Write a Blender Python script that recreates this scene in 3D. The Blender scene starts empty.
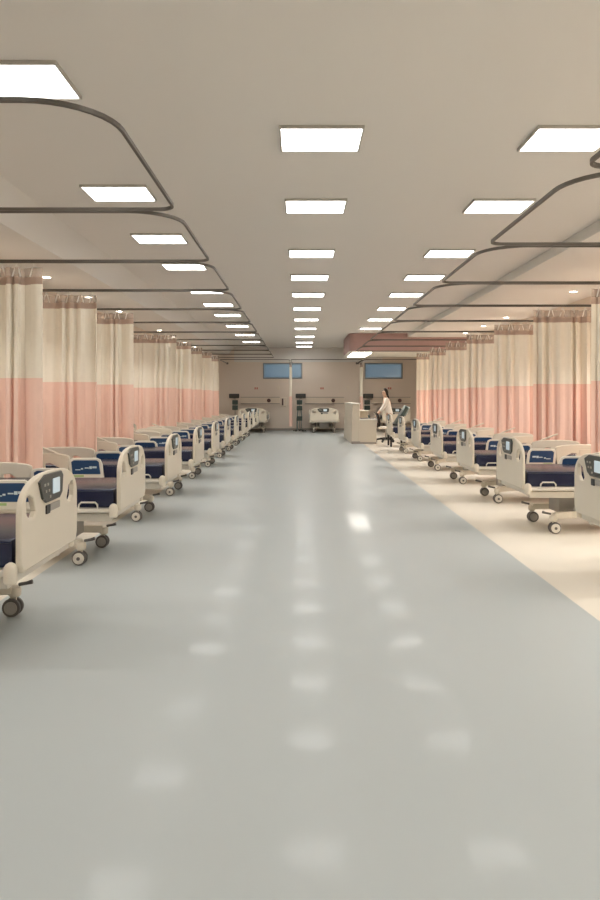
import bpy, bmesh, math, random
from mathutils import Vector, Matrix
PI = math.pi
S = bpy.context.scene
C = S.collection
P = 2.15            # bay pitch along the ward (m)
H = 1.5             # eye height
CEIL = 3.64
FPX = 692.0

# ------------------------------------------------------------------ materials
def mat(name, col, rough=.5, spec=.5, metal=0., noise=None, coat=0., alpha=1., emit=None, trans=0., sheen=0., bump=None, ior=1.5, tint=None):
    m = bpy.data.materials.new(name); m.use_nodes = True
    nt = m.node_tree; b = nt.nodes['Principled BSDF']
    b.inputs['Base Color'].default_value = (*col, 1)
    b.inputs['Roughness'].default_value = rough
    b.inputs['Specular IOR Level'].default_value = spec
    b.inputs['Metallic'].default_value = metal
    b.inputs['IOR'].default_value = ior
    b.inputs['Coat Weight'].default_value = coat
    b.inputs['Coat Roughness'].default_value = .065
    b.inputs['Alpha'].default_value = alpha
    b.inputs['Transmission Weight'].default_value = trans
    b.inputs['Sheen Weight'].default_value = sheen
    if tint: b.inputs['Specular Tint'].default_value = (*tint, 1)
    if emit:
        b.inputs['Emission Color'].default_value = (*emit[0], 1)
        b.inputs['Emission Strength'].default_value = emit[1]
    if noise:
        sc, amt = noise
        tc = nt.nodes.new('ShaderNodeTexCoord'); nz = nt.nodes.new('ShaderNodeTexNoise')
        nz.inputs['Scale'].default_value = sc; nz.inputs['Detail'].default_value = 4
        mx = nt.nodes.new('ShaderNodeMix'); mx.data_type = 'RGBA'
        mx.inputs['A'].default_value = (*[c*(1-amt) for c in col], 1)
        mx.inputs['B'].default_value = (*[min(1, c*(1+amt)) for c in col], 1)
        nt.links.new(tc.outputs['Object'], nz.inputs['Vector'])
        nt.links.new(nz.outputs['Fac'], mx.inputs['Factor'])
        nt.links.new(mx.outputs['Result'], b.inputs['Base Color'])
    if bump:
        tc = nt.nodes.new('ShaderNodeTexCoord'); nz = nt.nodes.new('ShaderNodeTexNoise')
        nz.inputs['Scale'].default_value = bump[0]; nz.inputs['Detail'].default_value = 3
        bp = nt.nodes.new('ShaderNodeBump'); bp.inputs['Strength'].default_value = bump[1]; bp.inputs['Distance'].default_value = .01
        nt.links.new(tc.outputs['Object'], nz.inputs['Vector'])
        nt.links.new(nz.outputs['Fac'], bp.inputs['Height']); nt.links.new(bp.outputs['Normal'], b.inputs['Normal'])
    return m

M = {}
M['aisle'] = mat('aisle_vinyl', (.475, .515, .52), .34, .5, noise=(.6, .02), ior=1.20, coat=.095)
M['bay'] = mat('bay_vinyl', (.82, .765, .67), .25, .5, noise=(.8, .02), ior=1.15)
M['ceiling'] = mat('ceiling_paint', (.72, .70, .665), .8, .2, noise=(.5, .012))
M['wall'] = mat('wall_paint', (.74, .65, .565), .6, .3, noise=(.7, .02))
M['headpanel'] = mat('bedhead_laminate', (.74, .65, .54), .4, .4)
M['base'] = mat('baseboard', (.34, .30, .26), .5)
M['frame'] = mat('light_frame', (.50, .48, .44), .45, .5)
M['light'] = mat('light_diffuser', (.9, .9, .9), .5, emit=((1, .995, .975), 11.0))
M['spot'] = mat('downlight_lens', (.9, .9, .9), .5, emit=((1, .92, .80), 22.0))
M['spot_warm'] = mat('downlight_lens_right', (.9, .9, .9), .5, emit=((1, .90, .77), 22.0))
M['canopylight'] = mat('canopy_light', (.9, .9, .9), .5, emit=((1, .96, .88), 15.0))
M['track'] = mat('track_metal', (.10, .088, .072), .45, .4, metal=.3)
M['cream_plastic'] = mat('cream_plastic', (.74, .68, .57), .4, .45, noise=(3, .015))
M['white_metal'] = mat('white_enamel', (.72, .68, .60), .35, .5)
M['navy'] = mat('navy_vinyl', (.010, .012, .040), .24, .8, noise=(5, .08), tint=(.75, .82, 1))
M['panel_dark'] = mat('control_panel_dark', (.055, .058, .05), .35, .5)
M['screen'] = mat('lcd_screen', (.45, .52, .55), .2, .5, emit=((.7, .85, .95), .35))
M['rubber'] = mat('grey_rubber', (.13, .12, .11), .6)
M['dark'] = mat('dark_plastic', (.03, .03, .03), .45)
M['blue'] = mat('blue_decal', (.012, .05, .135), .3, .5, noise=(6, .25))
M['green'] = mat('green_strip', (.36, .50, .22), .4)
M['mark'] = mat('pale_print', (.6, .7, .75), .5)
M['grey'] = mat('grey_plastic', (.36, .34, .31), .45)
M['steel'] = mat('steel', (.45, .44, .42), .3, .5, metal=.8)
M['cream_cloth'] = mat('cream_cloth', (.88, .83, .72), .85, .2, sheen=.2, noise=(14, .03))
M['pink_cloth'] = mat('pink_cloth', (.88, .63, .54), .85, .2, sheen=.2, noise=(14, .03))
M['mesh_cloth'] = mat('mesh_netting', (.66, .55, .47), .8, .2, alpha=.42, noise=(40, .2))
M['band_cloth'] = mat('header_band', (.50, .38, .31), .8, .2)
M['hook'] = mat('white_hook', (.75, .72, .68), .4)
M['pinkpaint'] = mat('rose_paint', (.43, .28, .26), .6, .3)
M['whitepaint'] = mat('white_trim', (.78, .74, .66), .5)
M['desk'] = mat('desk_laminate', (.66, .60, .50), .45, .4, noise=(2, .02))
M['desktop'] = mat('desk_top_white', (.76, .73, .67), .35, .5)
M['glass'] = mat('window_glass', (.55, .72, .85), .05, .5, alpha=.35)
M['winframe'] = mat('window_frame', (.22, .24, .25), .4)
M['red'] = mat('red_sign', (.55, .20, .15), .5)
M['socket'] = mat('dark_socket', (.10, .05, .045), .5)
M['skin'] = mat('skin', (.60, .38, .27), .5, .4)
M['hair'] = mat('black_hair', (.018, .014, .012), .5)
M['shirt'] = mat('white_shirt', (.80, .76, .70), .8, .2)
M['trousers'] = mat('grey_trousers', (.42, .43, .41), .85, .2)
M['shoe'] = mat('shoe_white', (.6, .58, .54), .5)
M['teal'] = mat('dark_teal', (.05, .075, .065), .45)
M['tealgrey'] = mat('teal_grey', (.22, .28, .27), .4)
M['black'] = mat('black_fabric', (.02, .017, .015), .7)

# ------------------------------------------------------------------ mesh helpers
def link(o, parent=None):
    C.objects.link(o)
    if parent is not None: o.parent = parent
    return o
def obj(name, bm, m, parent=None, loc=None, smooth=False, bevel=0, seg=2):
    if bevel:
        bmesh.ops.remove_doubles(bm, verts=bm.verts, dist=1e-5)
        bmesh.ops.bevel(bm, geom=[e for e in bm.edges if e.is_manifold and e.calc_face_angle(0) > .5], offset=bevel, segments=seg, profile=.5, affect='EDGES', clamp_overlap=True)
    bmesh.ops.recalc_face_normals(bm, faces=bm.faces)
    me = bpy.data.meshes.new(name); bm.to_mesh(me); bm.free()
    ms = m if isinstance(m, (list, tuple)) else [m]
    for x in ms: me.materials.append(x)
    if smooth:
        me.polygons.foreach_set('use_smooth', [True]*len(me.polygons))
        try: me.set_sharp_from_angle(angle=math.radians(40))
        except Exception: pass
    o = bpy.data.objects.new(name, me)
    link(o, parent)
    if loc: o.location = loc
    return o
def B(): return bmesh.new()
def box(bm, x0, x1, y0, y1, z0, z1, mi=0):
    vs = [bm.verts.new((x, y, z)) for z in (z0, z1) for (x, y) in ((x0, y0), (x1, y0), (x1, y1), (x0, y1))]
    for f in ((0,3,2,1),(4,5,6,7),(0,1,5,4),(1,2,6,5),(2,3,7,6),(3,0,4,7)):
        bm.faces.new([vs[i] for i in f]).material_index = mi
    return bm
def frame_of(d):
    d = d.normalized()
    u = d.cross(Vector((0,0,1)))
    if u.length < 1e-4: u = Vector((1,0,0))
    u.normalize(); return u, u.cross(d).normalized()
def tube(bm, pts, r, n=8, cap=True):
    pts = [Vector(p) for p in pts]; rings = []
    for i, p in enumerate(pts):
        a = pts[max(0, i-1)]; b = pts[min(len(pts)-1, i+1)]
        u, v = frame_of(b-a)
        rr = r[i] if isinstance(r, (list, tuple)) else r
        rings.append([bm.verts.new(p + (u*math.cos(2*PI*k/n) + v*math.sin(2*PI*k/n))*rr) for k in range(n)])
    for a, b in zip(rings, rings[1:]):
        for k in range(n): bm.faces.new((a[k], a[(k+1)%n], b[(k+1)%n], b[k]))
    if cap: bm.faces.new(rings[0][::-1]); bm.faces.new(rings[-1])
    return bm
def ribbon(bm, pts, w, h):
    """rectangular section bar along a horizontal path"""
    pts = [Vector(p) for p in pts]; rings = []
    for i, p in enumerate(pts):
        a = pts[max(0, i-1)]; b = pts[min(len(pts)-1, i+1)]
        d = (b-a).normalized(); u = d.cross(Vector((0,0,1))).normalized()
        rings.append([bm.verts.new(p + u*sx*w/2 + Vector((0,0,sz*h/2))) for sx, sz in ((-1,-1),(1,-1),(1,1),(-1,1))])
    for a, b in zip(rings, rings[1:]):
        for k in range(4): bm.faces.new((a[k], a[(k+1)%4], b[(k+1)%4], b[k]))
    bm.faces.new(rings[0][::-1]); bm.faces.new(rings[-1]); return bm
def lathe(bm, prof, c=(0,0,0), axis='z', n=20):
    rings = []
    for r, h in prof:
        ring = []
        for k in range(n):
            a = 2*PI*k/n; p = (r*math.cos(a), r*math.sin(a), h)
            if axis == 'y': p = (p[0], p[2], p[1])
            if axis == 'x': p = (p[2], p[0], p[1])
            ring.append(bm.verts.new((p[0]+c[0], p[1]+c[1], p[2]+c[2])))
        rings.append(ring)
    for a, b in zip(rings, rings[1:]):
        for k in range(n): bm.faces.new((a[k], a[(k+1)%n], b[(k+1)%n], b[k]))
    bm.faces.new(rings[0][::-1]); bm.faces.new(rings[-1]); return bm
def plate(name, loops, thick, m, parent, mtx, bevel=.004, smooth=True):
    """flat plate from an outline with holes (2-D loops), thickness along local z, placed by a matrix"""
    cu = bpy.data.curves.new(name, 'CURVE'); cu.dimensions = '2D'; cu.fill_mode = 'BOTH'
    cu.extrude = max(thick/2 - bevel, .0005); cu.bevel_depth = bevel; cu.bevel_resolution = 2; cu.offset = -bevel
    for lp in loops:
        s = cu.splines.new('POLY'); s.points.add(len(lp)-1); s.use_cyclic_u = True
        for q, (a, b) in zip(s.points, lp): q.co = (a, b, 0, 1)
    t = bpy.data.objects.new('tmp', cu); C.objects.link(t)
    dg = bpy.context.evaluated_depsgraph_get(); dg.update()
    me = bpy.data.meshes.new_from_object(t.evaluated_get(dg))
    bpy.data.objects.remove(t); bpy.data.curves.remove(cu)
    me.transform(mtx); me.name = name
    me.materials.clear(); me.materials.append(m)
    me.polygons.foreach_set('use_smooth', [smooth]*len(me.polygons))
    try: me.set_sharp_from_angle(angle=math.radians(35))
    except Exception: pass
    o = bpy.data.objects.new(name, me); return link(o, parent)
def rrect(x0, x1, y0, y1, r, n=5):
    out = []
    for cx, cy, a0 in ((x1-r, y1-r, 0), (x0+r, y1-r, PI/2), (x0+r, y0+r, PI), (x1-r, y0+r, 1.5*PI)):
        for k in range(n+1):
            a = a0 + PI/2*k/n; out.append((cx+r*math.cos(a), cy+r*math.sin(a)))
    return out
def tag(o, label, cat, group=None):
    o['label'] = label; o['category'] = cat
    if group: o['group'] = group
    return o
def thing(name, label, cat, loc=(0,0,0), rz=0, group=None):
    o = bpy.data.objects.new(name, None); o.empty_display_size = .1; C.objects.link(o)
    o.location = loc; o.rotation_euler = (0,0,rz)
    return tag(o, label, cat, group)
def structure(o): o['kind'] = 'structure'; return o
def dup(src, parent=None):
    c = src.copy(); C.objects.link(c)
    if parent is not None: c.parent = parent
    for ch in list(src.children): dup(ch, c)
    return c
ORD = ['first','second','third','fourth','fifth','sixth','seventh','eighth','ninth','tenth','eleventh','twelfth','thirteenth','fourteenth','fifteenth','sixteenth']

# ------------------------------------------------------------------ room shell
XL, XR, Y0, Y1 = -4.35, 5.8, -4.5, 30.5
SL, SR, ZS, ZSR = -2.90, 3.63, 3.35, 3.50      # side soffits
bm = B()
for x0, x1, mi in ((XL, -2.2, 1), (-2.2, 2.0, 0), (2.0, XR, 1)):
    vs = [bm.verts.new(p) for p in ((x0,Y0,0),(x1,Y0,0),(x1,Y1,0),(x0,Y1,0))]
    bm.faces.new(vs).material_index = mi
structure(obj('floor', bm, [M['aisle'], M['bay']]))
bm = B()      # ceiling with lowered soffits along both sides
prof = [(XL,ZS),(SL-.29,ZS),(SL,CEIL),(SR,CEIL),(SR,ZSR),(XR,ZSR)]
a = [bm.verts.new((x,Y0,z)) for x, z in prof]; b = [bm.verts.new((x,Y1,z)) for x, z in prof]
for i in range(5): bm.faces.new((a[i], a[i+1], b[i+1], b[i]))
structure(obj('ceiling', bm, M['ceiling']))
bm = B(); box(bm, XL-.1, XL, Y0, Y1, 0, CEIL); structure(obj('wall_left', bm, M['wall']))
bm = B(); box(bm, XR, XR+.1, Y0, Y1, 0, CEIL); structure(obj('wall_right', bm, M['wall']))
bm = B(); box(bm, XL, XR, Y0-.1, Y0, 0, CEIL); structure(obj('wall_front', bm, M['wall']))
WIN = [(-1.63, .10, 2.28, 2.98), (2.85, 4.52, 2.28, 2.98)]
bm = B()
cuts = [XL, WIN[0][0], WIN[0][1], WIN[1][0], WIN[1][1], XR]
for i in range(5):
    if i in (1, 3):
        w = WIN[i//2]; box(bm, w[0], w[1], Y1, Y1+.2, 0, w[2]); box(bm, w[0], w[1], Y1, Y1+.2, w[3], CEIL)
    else: box(bm, cuts[i], cuts[i+1], Y1, Y1+.2, 0, CEIL)
structure(obj('wall_back', bm, M['wall']))
for i, w in enumerate(WIN):
    t = bpy.data.objects.new('window_%d' % (i+1), None); C.objects.link(t); t.location = ((w[0]+w[1])/2, Y1+.02, w[2]); structure(t)
    hw, hh = (w[1]-w[0])/2, w[3]-w[2]
    plate('window_frame', [rrect(-hw, hw, 0, hh, .004), rrect(-hw+.06, hw-.06, .06, hh-.06, .004)], .08, M['winframe'], t, Matrix.Rotation(PI/2, 4, 'X'))
    bm = B(); box(bm, -hw+.05, hw-.05, -.006, .006, .05, hh-.05); obj('window_pane', bm, M['glass'], t)
bm = B(); box(bm, SL, SR, Y1-.02, Y1, 3.02, CEIL-.003); structure(obj('trim_1', bm, M['ceiling']))
for nm, x in (('left', XL), ('right', XR)):
    bm = B(); s = 1 if nm == 'left' else -1
    box(bm, min(x, x+s*.015), max(x, x+s*.015), Y0, Y1, 0, .1); structure(obj('baseboard_'+nm, bm, M['base']))
bm = B(); box(bm, XL+.015, XR-.015, Y1-.015, Y1, 0, .1); structure(obj('baseboard_back', bm, M['base']))

# ------------------------------------------------------------------ ceiling light panels
LW, LD = .645, .50
def light_panel():
    t = thing('ceiling_light', '', 'ceiling light')
    plate('light_frame', [rrect(-LW/2-.016, LW/2+.016, -LD/2-.016, LD/2+.016, .004), rrect(-LW/2, LW/2, -LD/2, LD/2, .003)], .028, M['frame'], t, Matrix.Translation((0,0,-.014)), bevel=.002)
    bm = B(); box(bm, -LW/2-.005, LW/2+.005, -LD/2-.005, LD/2+.005, -.016, -.004); obj('diffuser', bm, M['light'], t)
    return t
rows = {
 'left': (-1.89, [2.17, 3.37, 4.34, 5.27, 6.51, 7.46, 8.41, 9.7, 11.1, 12.5], [.95, -.1, -1.2]),
 'middle': (.172, [2.66, 3.60, 4.79, 5.75, 6.73, 7.80, 8.90, 10.07, 11.4, 12.66, 13.66], [1.55, .5, -.6, -1.6]),
 'right': (2.215, [2.66, 3.60, 4.79, 5.75, 6.73, 7.80, 8.90, 10.07], [1.55, .5, -.6, -1.6])}
proto = light_panel(); used = False
for rn, (x, ds, behind) in rows.items():
    for i, d in enumerate(ds + behind):
        o = proto if not used else dup(proto); used = True
        o.location = (x, d*P, CEIL)
        if i < len(ds):
            if i == len(ds)-1: lb = 'white ceiling light panel, last and farthest of the %s row' % rn
            else: lb = 'glowing white ceiling light panel in the %s row, %s from the camera' % (rn, ORD[i])
        else: lb = 'white ceiling light panel of the %s row, %s behind the viewer' % (rn, ORD[i-len(ds)])
        tag(o, lb, 'ceiling light', 'light panels of the %s ceiling row' % rn)
def downlight(lamp, watts):
    t = thing('downlight', '', 'downlight')
    bm = B(); lathe(bm, [(.085,0),(.085,-.008),(.066,-.012),(.066,-.001)], n=24); obj('trim_ring', bm, M['whitepaint'], t, smooth=True)
    bm = B(); lathe(bm, [(.064,-.002),(.064,-.009)], n=24); obj('lens', bm, lamp, t)
    ld = bpy.data.lights.new('lamp', 'SPOT'); ld.energy = watts; ld.color = (1, .95, .88); ld.spot_size = math.radians(118); ld.spot_blend = .5; ld.shadow_soft_size = .06
    lo = bpy.data.objects.new('lamp', ld); link(lo, t); lo.location = (0, 0, -.03)
    return t
dls = {'left': downlight(M['spot'], 95), 'right': downlight(M['spot_warm'], 295)}; dused = set()
for side, x, ds in (('left', -3.92, [k+.97 for k in range(1, 12)]), ('right', 5.2, [k+.12 for k in range(0, 11)])):
    for i, d in enumerate(ds):
        o = dls[side] if side not in dused else dup(dls[side]); dused.add(side)
        o.location = (x, d*P, ZS if side == 'left' else ZSR)
        tag(o, 'small round recessed downlight in the %s soffit, %s along from the camera' % (side, ORD[i]), 'downlight', 'downlights in the %s soffit' % side)

# ------------------------------------------------------------------ curtain tracks
def u_path(x_wall, x_in, y0, y1, z, r=.42, rf=.13, n=9):
    s = 1 if x_in > x_wall else -1
    pts = [(x_wall, y0, z)]
    for k in range(n+1):
        a = PI/2*k/n; pts.append((x_in - s*r + s*r*math.sin(a), y0 + r - r*math.cos(a), z))
    for k in range(n+1):
        a = PI/2*k/n; pts.append((x_in - s*rf + s*rf*math.cos(a), y1 - rf + rf*math.sin(a), z))
    pts.append((x_wall, y1, z)); return pts
def make_track(label, pts, group):
    c = pts[0]; t = thing('curtain_track', label, 'curtain track', (c[0], c[1], c[2]), 0, group)
    bm = B(); ribbon(bm, [(p[0]-c[0], p[1]-c[1], p[2]-c[2]) for p in pts], .020, .026)
    obj('rail', bm, M['track'], t)
    bm = B()
    for p in (pts[0], pts[-1]):
        q = Vector(p) - Vector(c); sx = .012 if pts[1][0] > pts[0][0] else -.012
        if abs(pts[1][0]-pts[0][0]) > 1e-4: box(bm, min(q.x, q.x+sx), max(q.x, q.x+sx), q.y-.04, q.y+.04, q.z-.04, q.z+.04)
        else: box(bm, q.x-.04, q.x+.04, q.y-.012, q.y, q.z-.04, q.z+.04)
    obj('wall_plate', bm, M['track'], t)
    return t
ZTL, ZTR = 3.03, 2.905
for k in range(0, 11):
    make_track('dark rounded curtain track over the left beds, %s loop from the camera' % ORD[k], u_path(XL, -1.02, (1.66+k)*P, (2.63+k)*P, ZTL), 'curtain tracks over the left beds')
for k in range(0, 9):
    make_track('dark rounded curtain track over the right beds, %s loop from the camera' % ORD[k], u_path(XR, 1.736, (1.0+k)*P, (1.965+k)*P, ZTR), 'curtain tracks over the right beds')

# ------------------------------------------------------------------ curtains
def make_curtain(L, zt, seed, folds, amp=.042, zmid=1.71, zb=.28):
    """hangs along local +x from 0 to L, Empty on the floor below its free end"""
    rnd = random.Random(seed)
    t = thing('privacy_curtain', '', 'curtain')
    n = folds*16
    ph = [rnd.uniform(-.8, .8) for _ in range(folds+2)]; am = [rnd.uniform(.3, 1.3) for _ in range(folds+2)]
    def off(i, fl):
        u = i/16; u = max(0, min(folds, u + .28*math.sin(u*1.9+seed) + .16*math.sin(u*3.7))); j = int(u); f = u - j
        p = ph[j]*(1-f) + ph[j+1]*f; a = am[j]*(1-f) + am[j+1]*f
        s = math.sin(2*PI*u + p); s = math.copysign(abs(s)**.62, s)
        return amp*a*fl*s + .012*math.sin(2*PI*u*.37 + seed)
    def strip(name, z0, z1, m, f0, f1, nz=3):
        bm = B(); rows = []
        for j in range(nz+1):
            q = j/nz; z = z0 + (z1-z0)*q; fl = f0 + (f1-f0)*q
            rows.append([bm.verts.new((L*i/n + .012*math.sin(i*1.7+seed)*fl, off(i, fl), z)) for i in range(n+1)])
        for r0, r1 in zip(rows, rows[1:]):
            for i in range(n): bm.faces.new((r0[i], r0[i+1], r1[i+1], r1[i]))
        o = obj(name, bm, m, t, smooth=True)
        md = o.modifiers.new('thickness', 'SOLIDIFY'); md.thickness = .003; md.use_rim = False
        return o
    za, zc = zt - .065, zt - .255
    strip('mesh_header', zc+.085, za, M['mesh_cloth'], .85, .75, 2)
    strip('header_band', zc, zc+.085, M['band_cloth'], .9, .85, 1)
    strip('cream_panel', zmid, zc, M['cream_cloth'], 1.05, .9)
    strip('pink_panel', zb, zmid, M['pink_cloth'], 1.2, 1.05)
    nh = folds
    for i in range(nh):
        k = int((i+.5)/nh*n); x = L*k/n; y = off(k, .75)
        bm = B(); tube(bm, [(x-.045, y, zc+.085), (x-.012, y*.6, zt-.05), (x, y*.4, zt-.026), (x+.012, y*.6, zt-.05), (x+.045, y, zc+.085)], .009, 5)
        obj('hook', bm, M['hook'], t)
    return t
cl = make_curtain(1.32, ZTL, 3, 7); cl2 = make_curtain(1.32, ZTL, 8, 8)
cr = make_curtain(1.95, ZTR, 5, 10, zmid=1.695); cr2 = make_curtain(1.95, ZTR, 11, 11, zmid=1.695)
used = set()
def place_curtain(proto, loc, rz, label, group):
    o = proto if proto.name not in used else dup(proto); used.add(proto.name)
    o.location = loc; o.rotation_euler.z = rz; tag(o, label, 'curtain', group); return o
for i, d in enumerate([3.645, 4.67, 5.66, 7.65, 8.63, 9.65, 10.65, 11.65]):
    k = round(d - .66); yy = (1.66+ (k-1))*P
    o = place_curtain((cl, cl2)[i % 2], (-2.93, yy, 0), PI, 'cream and pink hanging curtain on the left side, %s from the camera' % ORD[i], 'curtains between the left beds')
for i in range(7):
    yy = (4.0+i)*P
    o = place_curtain((cr, cr2)[i % 2], (3.63, yy, 0), 0, 'cream and peach pink hanging curtain on the right side, %s from the camera' % ORD[i], 'curtains between the right beds')

# back bays
for x0, x1, nm in ((-3.2, -.42, 'left'), (-.36, 2.50, 'middle'), (2.56, XR, 'right')):
    r = .3; y = 12.72*P; z = 2.96
    pts = [(x0, Y1, z)] + [(x0 + r - r*math.cos(PI/2*k/6), y + r - r*math.sin(PI/2*k/6), z) for k in range(7)]
    pts += [(x1 - r + r*math.sin(PI/2*k/6), y + r - r*math.cos(PI/2*k/6), z) for k in range(7)] + [(x1, Y1, z)]
    if nm == 'right': pts = pts[:8] + [(x1, y, z)]
    make_track('dark curtain track over the %s bay at the back wall' % nm, pts, 'curtain tracks at the back wall')
cb = make_curtain(.75, 2.96, 21, 8, amp=.05, zmid=1.5)
place_curtain(cb, (-.39, 28.2, 0), PI/2, 'gathered cream and pink curtain left of the middle bed at the back', 'gathered curtains at the back wall')
place_curtain(cb, (2.53, 28.2, 0), PI/2, 'gathered cream and pink curtain behind the nurse desk at the back', 'gathered curtains at the back wall')

# ------------------------------------------------------------------ hospital bed (local +x from foot to head)
YZ = Matrix(((0,0,1,0),(-1,0,0,0),(0,1,0,0),(0,0,0,1)))   # plate u -> -y, v -> z, thickness -> x
XZ = Matrix(((1,0,0,0),(0,0,-1,0),(0,1,0,0),(0,0,0,1)))   # plate u -> x, v -> z, thickness -> -y
def T(x, y, z): return Matrix.Translation((x, y, z))
def make_bed():
    t = thing('hospital_bed', '', 'hospital bed')
    # footboard
    w = .487; out = []
    for k in range(33):
        a = PI*k/32; c, s = math.cos(a), math.sin(a)
        out.append((w*math.copysign(abs(c)**.72, c), .81 + .225*abs(s)**.80))
    out = [(w-.03, .50), (w, .56)] + out + [(-w, .56), (-w+.03, .50)]
    hole = [(.275,.82),(.30,.79),(.37,.79),(.405,.82),(.42,.89),(.405,.92),(.37,.925),(.31,.90)]
    fb = plate('footboard', [out, hole, [(-u, v) for u, v in hole][::-1]], .036, M['cream_plastic'], t, T(.018,0,0) @ YZ, bevel=.010)
    plate('control_panel', [[(-.245,.985),(-.19,.88),(-.13,.848),(.10,.848),(.15,.88),(.165,.99),(.13,1.02),(-.15,1.022)]], .016, M['panel_dark'], fb, T(-.006,0,0) @ YZ, bevel=.005)
    plate('screen', [rrect(-.035,.085,.89,.985,.008)], .008, M['screen'], fb, T(-.015,0,0) @ YZ, bevel=.002)
    bm = B()
    for u, v in ((-.17,.96),(-.12,.96),(-.15,.92),(-.10,.92),(-.08,.88)): box(bm, -.018,-.012, -u-.012, -u+.012, v-.008, v+.008)
    box(bm, -.0125, -.0115, .065, .185, .87, .97)
    obj('button_pad', bm, M['grey'], fb)
    plate('label_plate', [rrect(-.05,.12,.785,.83,.006)], .008, M['grey'], fb, T(-.003,0,0) @ YZ, bevel=.002)
    plate('lock_switch', [rrect(-.12,-.06,.775,.83,.006)], .012, M['dark'], fb, T(-.003,0,0) @ YZ, bevel=.002)
    # headboard
    out = [(.44,.50),(.46,.55),(.46,.80),(.43,.86),(.3,.895),(0,.905),(-.3,.895),(-.43,.86),(-.46,.80),(-.46,.55),(-.44,.50)]
    hole = rrect(.18,.36,.77,.83,.025)
    plate('headboard', [out, hole, [(-u, v) for u, v in hole][::-1]], .04, M['cream_plastic'], t, T(2.13,0,0) @ YZ, bevel=.01)
    # mattress
    bm = B(); box(bm, .065, 2.10, -.455, .455, .525, .685)
    mt = obj('mattress', bm, M['navy'], t, smooth=True, bevel=.022, seg=3)
    bm = B()
    for z in (.538, .672):
        tube(bm, [(.07,-.456,z),(2.09,-.456,z)], .005, 6); tube(bm, [(.07,.456,z),(2.09,.456,z)], .005, 6)
    obj('piping', bm, M['navy'], mt)
    # deck frame
    bm = B()
    for s in (-1, 1):
        box(bm, .05, 2.11, s*.47-.02, s*.47+.02, .485, .522)
        box(bm, .10, 2.05, s*.40-.03, s*.40+.03, .40, .470)
    for x in (.08, .72, 1.4, 2.02): box(bm, x-.03, x+.03, -.46, .46, .44, .50)
    box(bm, .08, 2.08, -.44, .44, .500, .523)
    obj('bed_frame', bm, M['white_metal'], t, bevel=.006, seg=1)
    # bumpers
    for s in (-1, 1):
        bm = B(); lathe(bm, [(.028,.445),(.037,.455),(.038,.50),(.037,.54),(.026,.556),(.010,.566)], (.062, s*.485, 0), n=16)
        obj('bumper', bm, M['cream_plastic'], t, smooth=True)
    # lift and base
    for x in (.62, 1.58):
        bm = B(); box(bm, x-.10, x+.10, -.16, .16, .19, .45); tube(bm, [(x,-.28,.19),(x+.14,-.28,.43)], .022, 8); tube(bm, [(x,.28,.19),(x+.14,.28,.43)], .022, 8)
        obj('lift_column', bm, M['grey'], t, bevel=.004, seg=1)
    bm = B(); box(bm, .82, 1.36, -.22, .22, .25, .42); obj('actuator_box', bm, M['grey'], t, bevel=.02)
    bm = B()
    for s in (-1, 1):
        ribbon(bm, [(.395, s*.34, .19), (.60, s*.29, .20), (1.6, s*.29, .20), (1.76, s*.34, .19)], .06, .07)
    for x in (.62, 1.60): box(bm, x-.05, x+.05, -.32, .32, .165, .225)
    obj('base_frame', bm, M['cream_plastic'], t, bevel=.006, seg=1)
    for x in (.385, 1.77):
        for s in (-1, 1):
            y = s*.355
            bm = B(); lathe(bm, [(.022,.13),(.04,.142),(.045,.17),(.04,.20),(.016,.212)], (x, y, 0), n=14)
            box(bm, x-.012, x+.030, y-.008, y+.008, .06, .15)
            c = obj('caster', bm, M['cream_plastic'], t, smooth=True)
            for q in (-1, 1):
                bm = B(); lathe(bm, [(.050,-.013),(.061,-.010),(.0635,0),(.061,.010),(.050,.013)], (x+.012, y+q*.026, .0635), axis='y', n=22)
                obj('wheel', bm, M['rubber'], c, smooth=True)
            yo = y + s*.041
            bm = B(); lathe(bm, [(.050,-.003),(.050,.001),(.038,.005),(.014,.005)] if s > 0 else [(.050,.003),(.050,-.001),(.038,-.005),(.014,-.005)], (x+.012, yo, .0635), axis='y', n=22)
            obj('hub_cover', bm, M['white_metal'], c, smooth=True)
            bm = B(); lathe(bm, [(.044,-.004),(.044,.004)], (x+.012, y - s*.041, .0635), axis='y', n=18); obj('inner_disc', bm, M['grey'], c)
            bm = B(); lathe(bm, [(.016,-.004),(.016,.004)], (x+.012, yo+s*.005, .0635), axis='y', n=12); obj('hub_bolt', bm, M['rubber'], c)
    for s in (-1, 1):
        bm = B(); tube(bm, [(.355, s*.355, .215), (.30, s*.355, .225), (.265, s*.355, .235)], [.012,.012,.016], 8); obj('brake_pedal', bm, M['rubber'], t, smooth=True)
    # retainer loops
    for s in (-1, 1):
        bm = B(); y = s*.478
        tube(bm, [(.20,y,.515),(.205,y,.555),(.225,y,.575),(.345,y,.575),(.365,y,.555),(.37,y,.515)], .008, 7)
        obj('mattress_retainer', bm, M['white_metal'], t, smooth=True)
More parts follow.
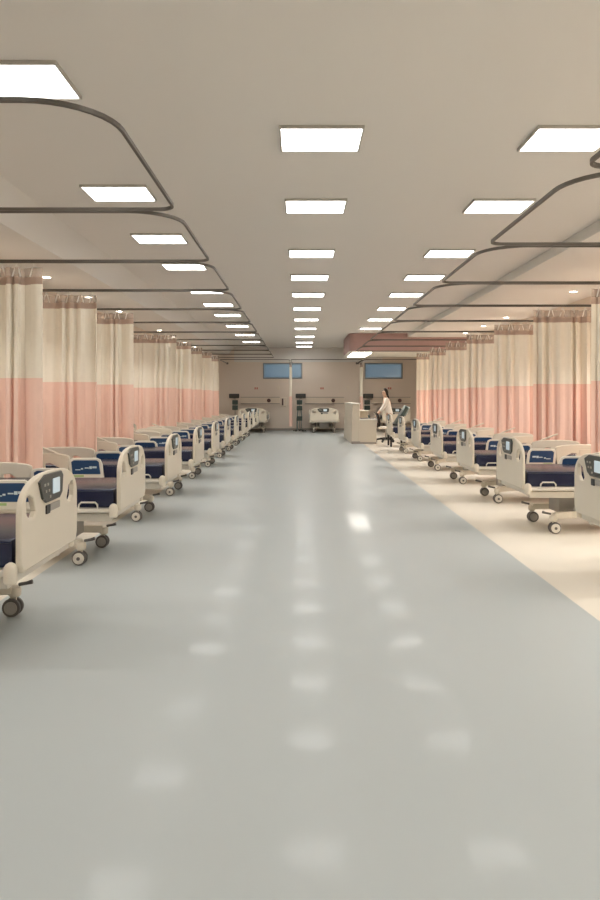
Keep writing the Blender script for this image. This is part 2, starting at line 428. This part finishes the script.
    # side rails
    for s in (-1, 1):
        y = s*.50
        R = XZ
        frm = [(.755,.515),(1.125,.515),(1.150,.54),(1.165,.73),(1.14,.765),(1.08,.775),(.83,.775),(.79,.755),(.765,.70),(.745,.54)]
        rl = plate('foot_side_rail', [frm], .030, M['white_metal'], t, T(0,y,0) @ R, bevel=.009)
        for q in (-1, 1):
            plate('blue_decal', [[(.785,.585),(1.115,.585),(1.13,.73),(1.10,.748),(.83,.748),(.805,.73)]], .004, M['blue'], rl, T(0, y+q*.0155, 0) @ R, bevel=.001)
            bm = B(); yy = y+q*.0195
            box(bm, .98, 1.10, yy-.001, yy+.001, .553, .575); obj('green_strip', bm, M['green'], rl)
            bm = B()
            for i, (x, z, ww, hh) in enumerate(((.83,.655,.05,.022),(.885,.648,.03,.03),(.92,.652,.05,.012),(.99,.64,.025,.016),(1.02,.632,.06,.01))):
                box(bm, x, x+ww, yy-.001, yy+.001, z, z+hh)
            obj('print_marks', bm, M['mark'], rl)
        out = [(1.20,.53),(1.80,.53),(1.86,.58)]
        for k in range(17):
            a = PI*k/16; out.append((1.525 + .375*math.cos(a)*(1 if math.cos(a) < 0 else .98), .77 + .065*math.sin(a)**.6))
        out += [(1.16,.70),(1.18,.56)]
        tri = [(1.24,.645),(1.44,.655),(1.44,.71),(1.38,.715)]
        hd = plate('head_side_rail', [out, tri, rrect(1.50,1.78,.60,.665,.02)], .034, M['cream_plastic'], t, T(0,y,0) @ R, bevel=.010)
        plate('recess_cover', [rrect(1.48,1.72,.705,.765,.012)], .006, M['cream_plastic'], hd, T(0, y+s*.018, 0) @ R, bevel=.002)
        if s > 0:
            bm = B(); tube(bm, [(1.28,y,.815),(1.33,y,.84),(1.50,y,.905),(1.56,y,.925)], [.010,.013,.013,.011], 8); obj('grip_bar', bm, M['cream_plastic'], hd, smooth=True)
        bm = B()
        for x in (.86, 1.06): box(bm, x-.02, x+.02, s*.455-.012, s*.455+.045, .44, .50) if s > 0 else box(bm, x-.02, x+.02, s*.455-.045, s*.455+.012, .44, .50)
        for x in (1.32, 1.72): box(bm, x-.02, x+.02, s*.455-.012, s*.455+.045, .44, .56) if s > 0 else box(bm, x-.02, x+.02, s*.455-.045, s*.455+.012, .44, .56)
        obj('rail_bracket', bm, M['white_metal'], t)
    return t
bed = make_bed(); bed_used = False
def place_bed(loc, rz, label, group, sc=1):
    global bed_used
    o = bed if not bed_used else dup(bed); bed_used = True
    o.location = loc; o.rotation_euler.z = rz; o.scale = (1, sc, 1); tag(o, label, 'hospital bed', group); return o
for k in range(11):
    place_bed((-1.565, (2.035+.998*k)*P, 0), PI, 'cream hospital bed with navy mattress in the left row, %s from the camera' % ORD[k], 'hospital beds in the left row')
for k, dk in enumerate((2.58, 2.69, 3.70, 4.68, 5.69, 6.64, 7.66)):
    if k: dk += 1
    place_bed((2.39, dk*P, 0), 0, 'cream hospital bed with navy mattress in the right row, %s from the camera' % ORD[k], 'hospital beds in the right row')
for x, nm in ((-1.95, 'left bay at the back wall, end on to the aisle'), (1.0, 'middle bay, facing straight down the aisle'), (3.95, 'right bay at the back, behind the nurse desk')):
    place_bed((x, 13.22*P-.1, 0), PI/2, 'cream hospital bed in the '+nm, 'hospital beds along the back wall', 1.2)

# ------------------------------------------------------------------ back wall fittings
def headwall(x, nm):
    t = thing('bedhead_panel', 'long cream bedhead service panel on the back wall of the %s bay' % nm, 'wall panel', (x, Y1, 1.17), 0, 'bedhead panels on the back wall')
    bm = B(); box(bm, -.86, .86, -.07, 0, 0, .31); obj('panel_body', bm, M['headpanel'], t, bevel=.012)
    bm = B(); box(bm, -.86, .86, -.085, -.07, .285, .31); box(bm, -.86, .86, -.085, -.07, 0, .03); obj('rail_strip', bm, M['base'], t)
    bm = B(); lathe(bm, [(.085,0),(.085,-.05),(.06,-.06)], (.38,-.07,.155), axis='y', n=16); obj('gas_outlet', bm, M['socket'], t, smooth=True)
headwall(-1.75, 'left'); headwall(1.08, 'middle'); headwall(4.0, 'right')
def monitor(x, nm):
    t = thing('patient_monitor', 'dark patient monitor on a wall arm beside the %s bay panel' % nm, 'monitor', (x, Y1, 1.5), 0, 'monitors on the back wall')
    bm = B(); box(bm, -.05, .05, -.03, 0, -.10, .10); tube(bm, [(0,-.02,0),(.0,-.2,.02)], .025, 8); obj('wall_arm', bm, M['grey'], t)
    bm = B(); box(bm, -.22, .22, -.28, -.18, -.07, .12); obj('screen_housing', bm, M['dark'], t, bevel=.015)
    bm = B(); box(bm, -.18, .18, -.284, -.279, -.04, .10); obj('display', bm, M['panel_dark'], t)
def pump(x, y, z0, label, full):
    t = thing('infusion_stand', label, 'infusion stand', (x, y, z0), 0, 'dark infusion stands at the back wall')
    hgt = 1.42 - z0
    bm = B(); tube(bm, [(0,0,.05),(0,0,hgt)], .02, 10); obj('pole', bm, M['steel'], t, smooth=True)
    for zz in ((.55, 1.0, 1.25) if full else (1.02, 1.25)):
        bm = B(); box(bm, -.12, .12, -.11, .05, zz-z0-.10, zz-z0+.10); obj('pump_unit', bm, M['teal'], t, bevel=.02)
    bm = B(); tube(bm, [(-.10,0,.04),(-.10,-.02,.5),(-.06,-.03,1.0 if full else .6)], .03, 8); tube(bm, [(.07,-.03,.05),(.09,-.03,.6),(.05,-.03,1.1 if full else .7)], .035, 8); obj('tubing', bm, M['tealgrey'], t, smooth=True)
    for k in range(5):
        a = 2*PI*k/5+.3; bm = B(); tube(bm, [(0,0,.07),(.16*math.cos(a),.16*math.sin(a),.055),(.26*math.cos(a),.26*math.sin(a),.03)], [.02,.016,.014], 8)
        lathe(bm, [(.03,0),(.03,.04)], (.26*math.cos(a),.26*math.sin(a),0), n=10); obj('leg', bm, M['dark'], t, smooth=True)
monitor(-2.88, 'left'); monitor(.03, 'middle'); monitor(2.98, 'right')
pump(-2.80, 29.9, 0, 'dark infusion stand in the left bay beside the curtain row', False)
pump(-.02, 29.9, 0, 'tall dark teal infusion stand left of the middle bed', True)
pump(2.9, 29.9, 0, 'dark infusion stand behind the nurse desk', False)
for x, nm in ((-1.93, 'left'), (.97, 'middle'), (3.95, 'right')):
    t = thing('wall_sign', 'small red sign high on the wall of the %s bay' % nm, 'sign', (x, Y1, 1.80), 0, 'red signs on the back wall')
    bm = B(); box(bm, -.085, .085, -.012, 0, 0, .12); obj('sign_board', bm, M['wall'], t, bevel=.003)
    bm = B(); box(bm, -.075, -.012, -.016, -.011, .015, .105); box(bm, .012, .075, -.016, -.011, .015, .105); obj('red_plaque', bm, M['red'], t)
for x, nm in ((-.95, 'below the left window'), (2.12, 'left of the curtain by the nurse desk')):
    bm = B(); box(bm, -.05, .05, -.015, 0, -.07, .07); o = obj('wall_switch', bm, M['headpanel'], loc=(x, Y1, 1.88), bevel=.004)
    tag(o, 'small wall switch %s' % nm, 'switch', 'switches on the back wall')
t = thing('soap_dispenser', 'pale wall dispenser with dark slot right of the left bay panel', 'dispenser', (-.72, Y1, 1.05), 0)
bm = B(); box(bm, -.13, .13, -.09, 0, 0, .42); obj('housing', bm, M['headpanel'], t, bevel=.02)
bm = B(); box(bm, -.08, -.01, -.096, -.088, .06, .36); obj('slot', bm, M['socket'], t)

# ------------------------------------------------------------------ canopy over the nurse station
yf, yb, x0, x1, zc = 10.87*P, 12.25*P, 1.66, 5.7, 3.0
t = thing('ceiling_canopy', 'dropped rose pink ceiling canopy above the nurse station', 'canopy', (x0, yf, zc))
out = [(x1-x0,0),(x1-x0,yb-yf),(0,yb-yf)] + [(.25-.25*math.sin(PI/2*k/6), .25-.25*math.cos(PI/2*k/6)) for k in range(6,-1,-1)][::-1][::-1]
out = [(.25,0),(x1-x0,0),(x1-x0,yb-yf),(0,yb-yf),(0,.25)] + [(.25-.25*math.cos(PI/2*k/6), .25-.25*math.sin(PI/2*k/6)) for k in range(1,6)]
plate('canopy_shell', [out], CEIL-zc-.04, M['pinkpaint'], t, T(0,0,(CEIL-zc)/2+.018), bevel=.004)
plate('white_rim', [out], .04, M['whitepaint'], t, T(0,0,.02), bevel=.008)
t = thing('canopy_light', 'bright white light panel under the rose pink canopy', 'ceiling light', (x0+.12, yf+.15, zc))
bm = B(); box(bm, 0, .66, 0, 2.6, -.012, 0); obj('diffuser', bm, M['canopylight'], t)
bm = B(); box(bm, -.02, 0, -.02, 2.62, -.014, 0); box(bm, .66, .68, -.02, 2.62, -.014, 0); obj('light_frame', bm, M['whitepaint'], t)

# ------------------------------------------------------------------ nurse desk
yd0, yd1 = 10.17*P, 11.9*P
t = thing('nurse_desk', 'pale beige nurse station desk with tall end counter and low worktop', 'desk', (1.62, yd0, 0))
bm = B()
vs0 = [(.0,0,.0),(.27,0,.0),(.27,yd1-yd0,.0),(.0,yd1-yd0,.0)]; vs1 = [(.04,.03,1.25),(.27,.03,1.25),(.27,yd1-yd0,1.25),(.04,yd1-yd0,1.25)]
va = [bm.verts.new(p) for p in vs0]; vb = [bm.verts.new(p) for p in vs1]
bm.faces.new(va[::-1]); bm.faces.new(vb)
for k in range(4): bm.faces.new((va[k], va[(k+1)%4], vb[(k+1)%4], vb[k]))
obj('tall_counter', bm, M['desk'], t, bevel=.012)
bm = B(); box(bm, .02, .30, .0, yd1-yd0+.02, 1.25, 1.285); obj('counter_top', bm, M['desktop'], t, bevel=.008)
bm = B(); box(bm, .27, .80, .02, .08, .0, .75); obj('front_panel', bm, M['desk'], t, bevel=.006)
bm = B(); box(bm, .74, .80, .08, 1.2, 0, .75); obj('side_panel', bm, M['desk'], t, bevel=.006)
bm = B(); box(bm, .27, .80, 2.9, 2.98, 0, .98); obj('rear_panel', bm, M['desk'], t, bevel=.006)
bm = B(); box(bm, .27, .82, .0, 1.22, .75, .785); box(bm, .27, .82, 2.6, 3.1, .98, 1.015); obj('worktop', bm, M['desktop'], t, bevel=.006)
bm = B(); box(bm, .01, .28, -.004, .004, 0, .08); box(bm, .27, .80, .012, .022, 0, .06); obj('kick_strip', bm, M['base'], t)
kb = thing('keyboard', 'dark keyboard lying on the low nurse desk worktop', 'keyboard', (2.15, yd0+.45, .787))
bm = B(); box(bm, -.22, .22, -.07, .07, 0, .018); obj('keyboard_base', bm, M['dark'], kb, bevel=.004)
bm = B()
for i in range(10):
    for j in range(4): box(bm, -.20+i*.04, -.168+i*.04, -.058+j*.03, -.034+j*.03, .017, .024)
obj('keys', bm, M['grey'], kb)

# ------------------------------------------------------------------ office chair
t = thing('office_chair', 'black swivel chair with curved back on a star base by the nurse desk', 'chair', (2.82, 10.6*P, 0), PI*.95)
for k in range(5):
    a = 2*PI*k/5; bm = B(); tube(bm, [(0,0,.12),(.16*math.cos(a),.16*math.sin(a),.11),(.30*math.cos(a),.30*math.sin(a),.085)], [.04,.033,.026], 8); obj('star_leg', bm, M['black'], t, smooth=True)
    bm = B(); lathe(bm, [(.02,-.03),(.034,-.025),(.034,.025),(.02,.03)], (.31*math.cos(a), .31*math.sin(a), .034), axis='y', n=12); tube(bm, [(.30*math.cos(a), .30*math.sin(a), .04),(.30*math.cos(a), .30*math.sin(a), .095)], .014, 6); obj('caster', bm, M['dark'], t, smooth=True)
bm = B(); tube(bm, [(0,0,.10),(0,0,.26),(0,0,.43)], [.03,.026,.022], 10); obj('gas_stem', bm, M['steel'], t, smooth=True)
bm = B(); box(bm, -.23, .23, -.23, .23, .43, .51); obj('seat', bm, M['shirt'], t, smooth=True, bevel=.035, seg=3)
bm = B()
cols = []
for i in range(9):
    z = .50 + .48*i/8; xb = .22 + .10*((i/8-.25)**2)*2.2; wv = .20*(1-.35*(abs(i/8-.45)*1.6)**2)
    cols.append([bm.verts.new((xb + .05*(abs(q)**2) * -1 + (.035 if sd else 0), wv*q, z)) for sd in (0,1) for q in (-1,-.5,0,.5,1)])
for r0, r1 in zip(cols, cols[1:]):
    for sd in (0, 5):
        for q in range(4): bm.faces.new((r0[sd+q], r0[sd+q+1], r1[sd+q+1], r1[sd+q]))
    bm.faces.new((r0[0], r1[0], r1[5], r0[5])); bm.faces.new((r0[4], r0[9], r1[9], r1[4]))
for r in (cols[0], cols[-1]):
    for q in range(4): bm.faces.new((r[q], r[q+5], r[q+6], r[q+1]))
obj('backrest', bm, M['black'], t, smooth=True)
bm = B(); tube(bm, [(.02,0,.42),(.20,0,.42),(.27,0,.50),(.26,0,.62)], .018, 8); obj('back_support', bm, M['dark'], t, smooth=True)

# ------------------------------------------------------------------ dark green reclining chair beyond the last right bed
t = thing('recliner_chair', 'dark green padded recliner with tilted back behind the farthest right bed', 'chair', (2.95, 9.75*P, 0), 0)
def slab(name, x0, z0, x1, z1, th, w, m):
    d = Vector((x1-x0, 0, z1-z0)); n = Vector((-d.z, 0, d.x)).normalized()*th
    bm = B(); vs = []
    for y in (-w/2, w/2):
        for p in (Vector((x0,y,z0)), Vector((x1,y,z1)), Vector((x1,y,z1))+n, Vector((x0,y,z0))+n): vs.append(bm.verts.new(p))
    for f in ((0,1,2,3),(7,6,5,4),(0,4,5,1),(1,5,6,2),(2,6,7,3),(3,7,4,0)): bm.faces.new([vs[i] for i in f])
    return obj(name, bm, m, t, smooth=True, bevel=.03, seg=3)
slab('seat', .30, .40, -.30, .40, -.12, .56, M['teal'])
slab('backrest', -.05+.0, .55, .32, 1.16, .11, .56, M['teal'])
slab('head_cushion', .22, .90, .36, 1.17, .15, .40, M['tealgrey'])
for s in (-1, 1):
    bm = B(); box(bm, -.28, .22, s*.31-.03, s*.31+.03, .64, .69); box(bm, -.26, -.20, s*.31-.02, s*.31+.02, 0, .64); box(bm, .14, .20, s*.31-.02, s*.31+.02, 0, .64); box(bm, -.26, .20, s*.31-.02, s*.31+.02, .40, .45)
    obj('arm_frame', bm, M['dark'], t, bevel=.01, seg=1)

# ------------------------------------------------------------------ nurse (faces -x, leaning slightly to the desk)
def skin_mesh(name, verts, edges, radii, m, parent, sub=2, root=0):
    me = bpy.data.meshes.new(name); me.from_pydata([Vector(v) for v in verts], edges, [])
    o = bpy.data.objects.new(name, me); C.objects.link(o)
    sk = o.modifiers.new('skin', 'SKIN'); sk.use_smooth_shade = True
    sd = o.modifiers.new('sub', 'SUBSURF'); sd.levels = sub; sd.render_levels = sub
    for i, r in enumerate(radii):
        v = me.skin_vertices[0].data[i]
        v.radius = r if isinstance(r, tuple) else (r, r); v.use_root = (i == root)
    dg = bpy.context.evaluated_depsgraph_get(); dg.update()
    m2 = bpy.data.meshes.new_from_object(o.evaluated_get(dg)); bpy.data.objects.remove(o)
    m2.materials.clear(); m2.materials.append(m)
    m2.polygons.foreach_set('use_smooth', [True]*len(m2.polygons))
    o = bpy.data.objects.new(name, m2); link(o, parent); return o
t = thing('person', 'standing person in white shirt and grey trousers, black ponytail, reaching towards the nurse desk', 'person', (3.0, 10.95*P, 0))
V = []; E = []; R = []
def j(p, r, par=None):
    V.append(p); R.append(r)
    if par is not None: E.append((par, len(V)-1))
    return len(V)-1
pel = j((.03,0,.93), (.125,.15)); ab = j((.0,0,1.08), (.10,.125), pel); ch = j((-.045,0,1.27), (.11,.15), ab); sh = j((-.075,0,1.40), (.085,.13), ch)
nk = j((-.10,0,1.475), .052, sh); h0 = j((-.125,0,1.545), (.068,.062), nk); h1 = j((-.135,0,1.63), (.090,.076), h0); h2 = j((-.128,0,1.70), (.078,.062), h1)
nose = None
hands = []
for s, dx in ((-1, -.03), (1, .0)):
    a = j((-.075, s*.165, 1.385), .052, sh); b = j((-.14+dx, s*.20, 1.14), .042, a); c = j((-.30+dx, s*.18, .95), .033, b); d = j((-.36+dx, s*.175, .885), (.026,.036), c)
    for q, (fy, ln) in enumerate(((-.028,.075),(-.010,.085),(.009,.082),(.027,.065))):
        e = j((-.385+dx, s*.175+fy, .855), .010, d); f = j((-.405+dx-.2*ln, s*.175+fy*1.1, .855-ln*.75), .009, e)
    e = j((-.37+dx, s*.175-s*.038, .865), .011, d); f = j((-.395+dx, s*.175-s*.055, .83), .009, e)
for s, dx in ((-1, -.06), (1, .05)):
    a = j((.03, s*.095, .86), .095, pel); b = j((.01+dx*.6, s*.10, .50), .060, a); c = j((.03+dx, s*.10, .10), .040, b); d = j((-.08+dx, s*.105, .035), (.035,.042), c)
body = skin_mesh('body', V, E, R, M['skin'], t)
# clothes follow the same joints, slightly fuller
V2=[(.03,0,.88),(.03,0,.95),(.0,0,1.08),(-.045,0,1.27),(-.075,0,1.40),(-.095,0,1.45)]; R2=[(.15,.175),(.145,.172),(.122,.148),(.132,.172),(.105,.155),(.065,.07)]
E2=[(i,i+1) for i in range(5)]
for s, dx in ((-1,-.03),(1,0)):
    n=len(V2); V2 += [(-.075,s*.168,1.385),(-.14+dx,s*.20,1.14),(-.27+dx,s*.184,.985)]; R2 += [.068,.058,.047]; E2 += [(4,n),(n,n+1),(n+1,n+2)]
skin_mesh('shirt', V2, E2, R2, M['shirt'], t)
V3=[(.03,0,.96),(.03,0,.90)]; R3=[(.135,.16),(.14,.17)]; E3=[(0,1)]
for s, dx in ((-1,-.06),(1,.05)):
    n=len(V3); V3 += [(.03,s*.095,.83),(.012+dx*.6,s*.10,.50),(.03+dx,s*.10,.085)]; R3 += [.112,.082,.066]; E3 += [(1,n),(n,n+1),(n+1,n+2)]
skin_mesh('trousers', V3, E3, R3, M['trousers'], t)
for s, dx in ((-1,-.06),(1,.05)):
    skin_mesh('shoe', [(.06+dx,s*.10,.045),(-.04+dx,s*.104,.042),(-.14+dx,s*.107,.036)], [(0,1),(1,2)], [(.043,.045),(.042,.046),(.033,.042)], M['shoe'], t)
skin_mesh('hair', [(-.150,0,1.725),(-.115,0,1.735),(-.085,0,1.71),(-.060,0,1.64),(-.045,0,1.585),(-.015,0,1.53),(.01,0,1.46),(.0,0,1.38)], [(i,i+1) for i in range(7)], [(.055,.06),(.07,.07),(.088,.078),(.082,.082),(.055,.055),(.035,.035),(.032,.035),(.012,.014)], M['hair'], t)
bm = B(); bmesh.ops.create_uvsphere(bm, u_segments=10, v_segments=6, radius=.014, matrix=T(-.222,0,1.605)); obj('nose', bm, M['skin'], t, smooth=True)
for s in (-1, 1):
    bm = B(); bmesh.ops.create_uvsphere(bm, u_segments=8, v_segments=6, radius=.010, matrix=T(-.212,s*.032,1.63)); obj('eye', bm, M['hair'], t, smooth=True)
bm = B(); box(bm, -.206, -.196, -.022, .022, 1.567, 1.575); obj('mouth', bm, M['red'], t)

# ------------------------------------------------------------------ daylight outside
w = bpy.data.worlds.new('sky'); S.world = w; w.use_nodes = True
nt = w.node_tree; bg = nt.nodes['Background']
tc = nt.nodes.new('ShaderNodeTexCoord'); nz = nt.nodes.new('ShaderNodeTexNoise'); nz.inputs['Scale'].default_value = 9; nz.inputs['Detail'].default_value = 3
rp = nt.nodes.new('ShaderNodeValToRGB')
rp.color_ramp.elements[0].position = .45; rp.color_ramp.elements[0].color = (.13, .24, .36, 1)
rp.color_ramp.elements[1].position = .75; rp.color_ramp.elements[1].color = (.42, .55, .58, 1)
nt.links.new(tc.outputs['Generated'], nz.inputs['Vector']); nt.links.new(nz.outputs['Fac'], rp.inputs['Fac']); nt.links.new(rp.outputs['Color'], bg.inputs['Color'])
bg.inputs['Strength'].default_value = .8

# ------------------------------------------------------------------ camera
cam = bpy.data.cameras.new('camera'); co = bpy.data.objects.new('camera', cam); C.objects.link(co)
co.location = (0, 0, H); co.rotation_euler = (PI/2, 0, 0)
cam.sensor_fit = 'VERTICAL'; cam.sensor_height = 36; cam.sensor_width = 24
cam.lens = FPX/900*36; cam.shift_y = -(450-396.5)/900; cam.clip_end = 200
S.camera = co
vs = S.view_settings; vs.view_transform = 'Standard'; vs.look = 'None'; vs.gamma = 1; vs.use_curve_mapping = False; vs.exposure = 0.0
S.cycles.max_bounces = 10; S.cycles.diffuse_bounces = 6; S.cycles.use_denoising = True; S.cycles.sample_clamp_indirect = 6
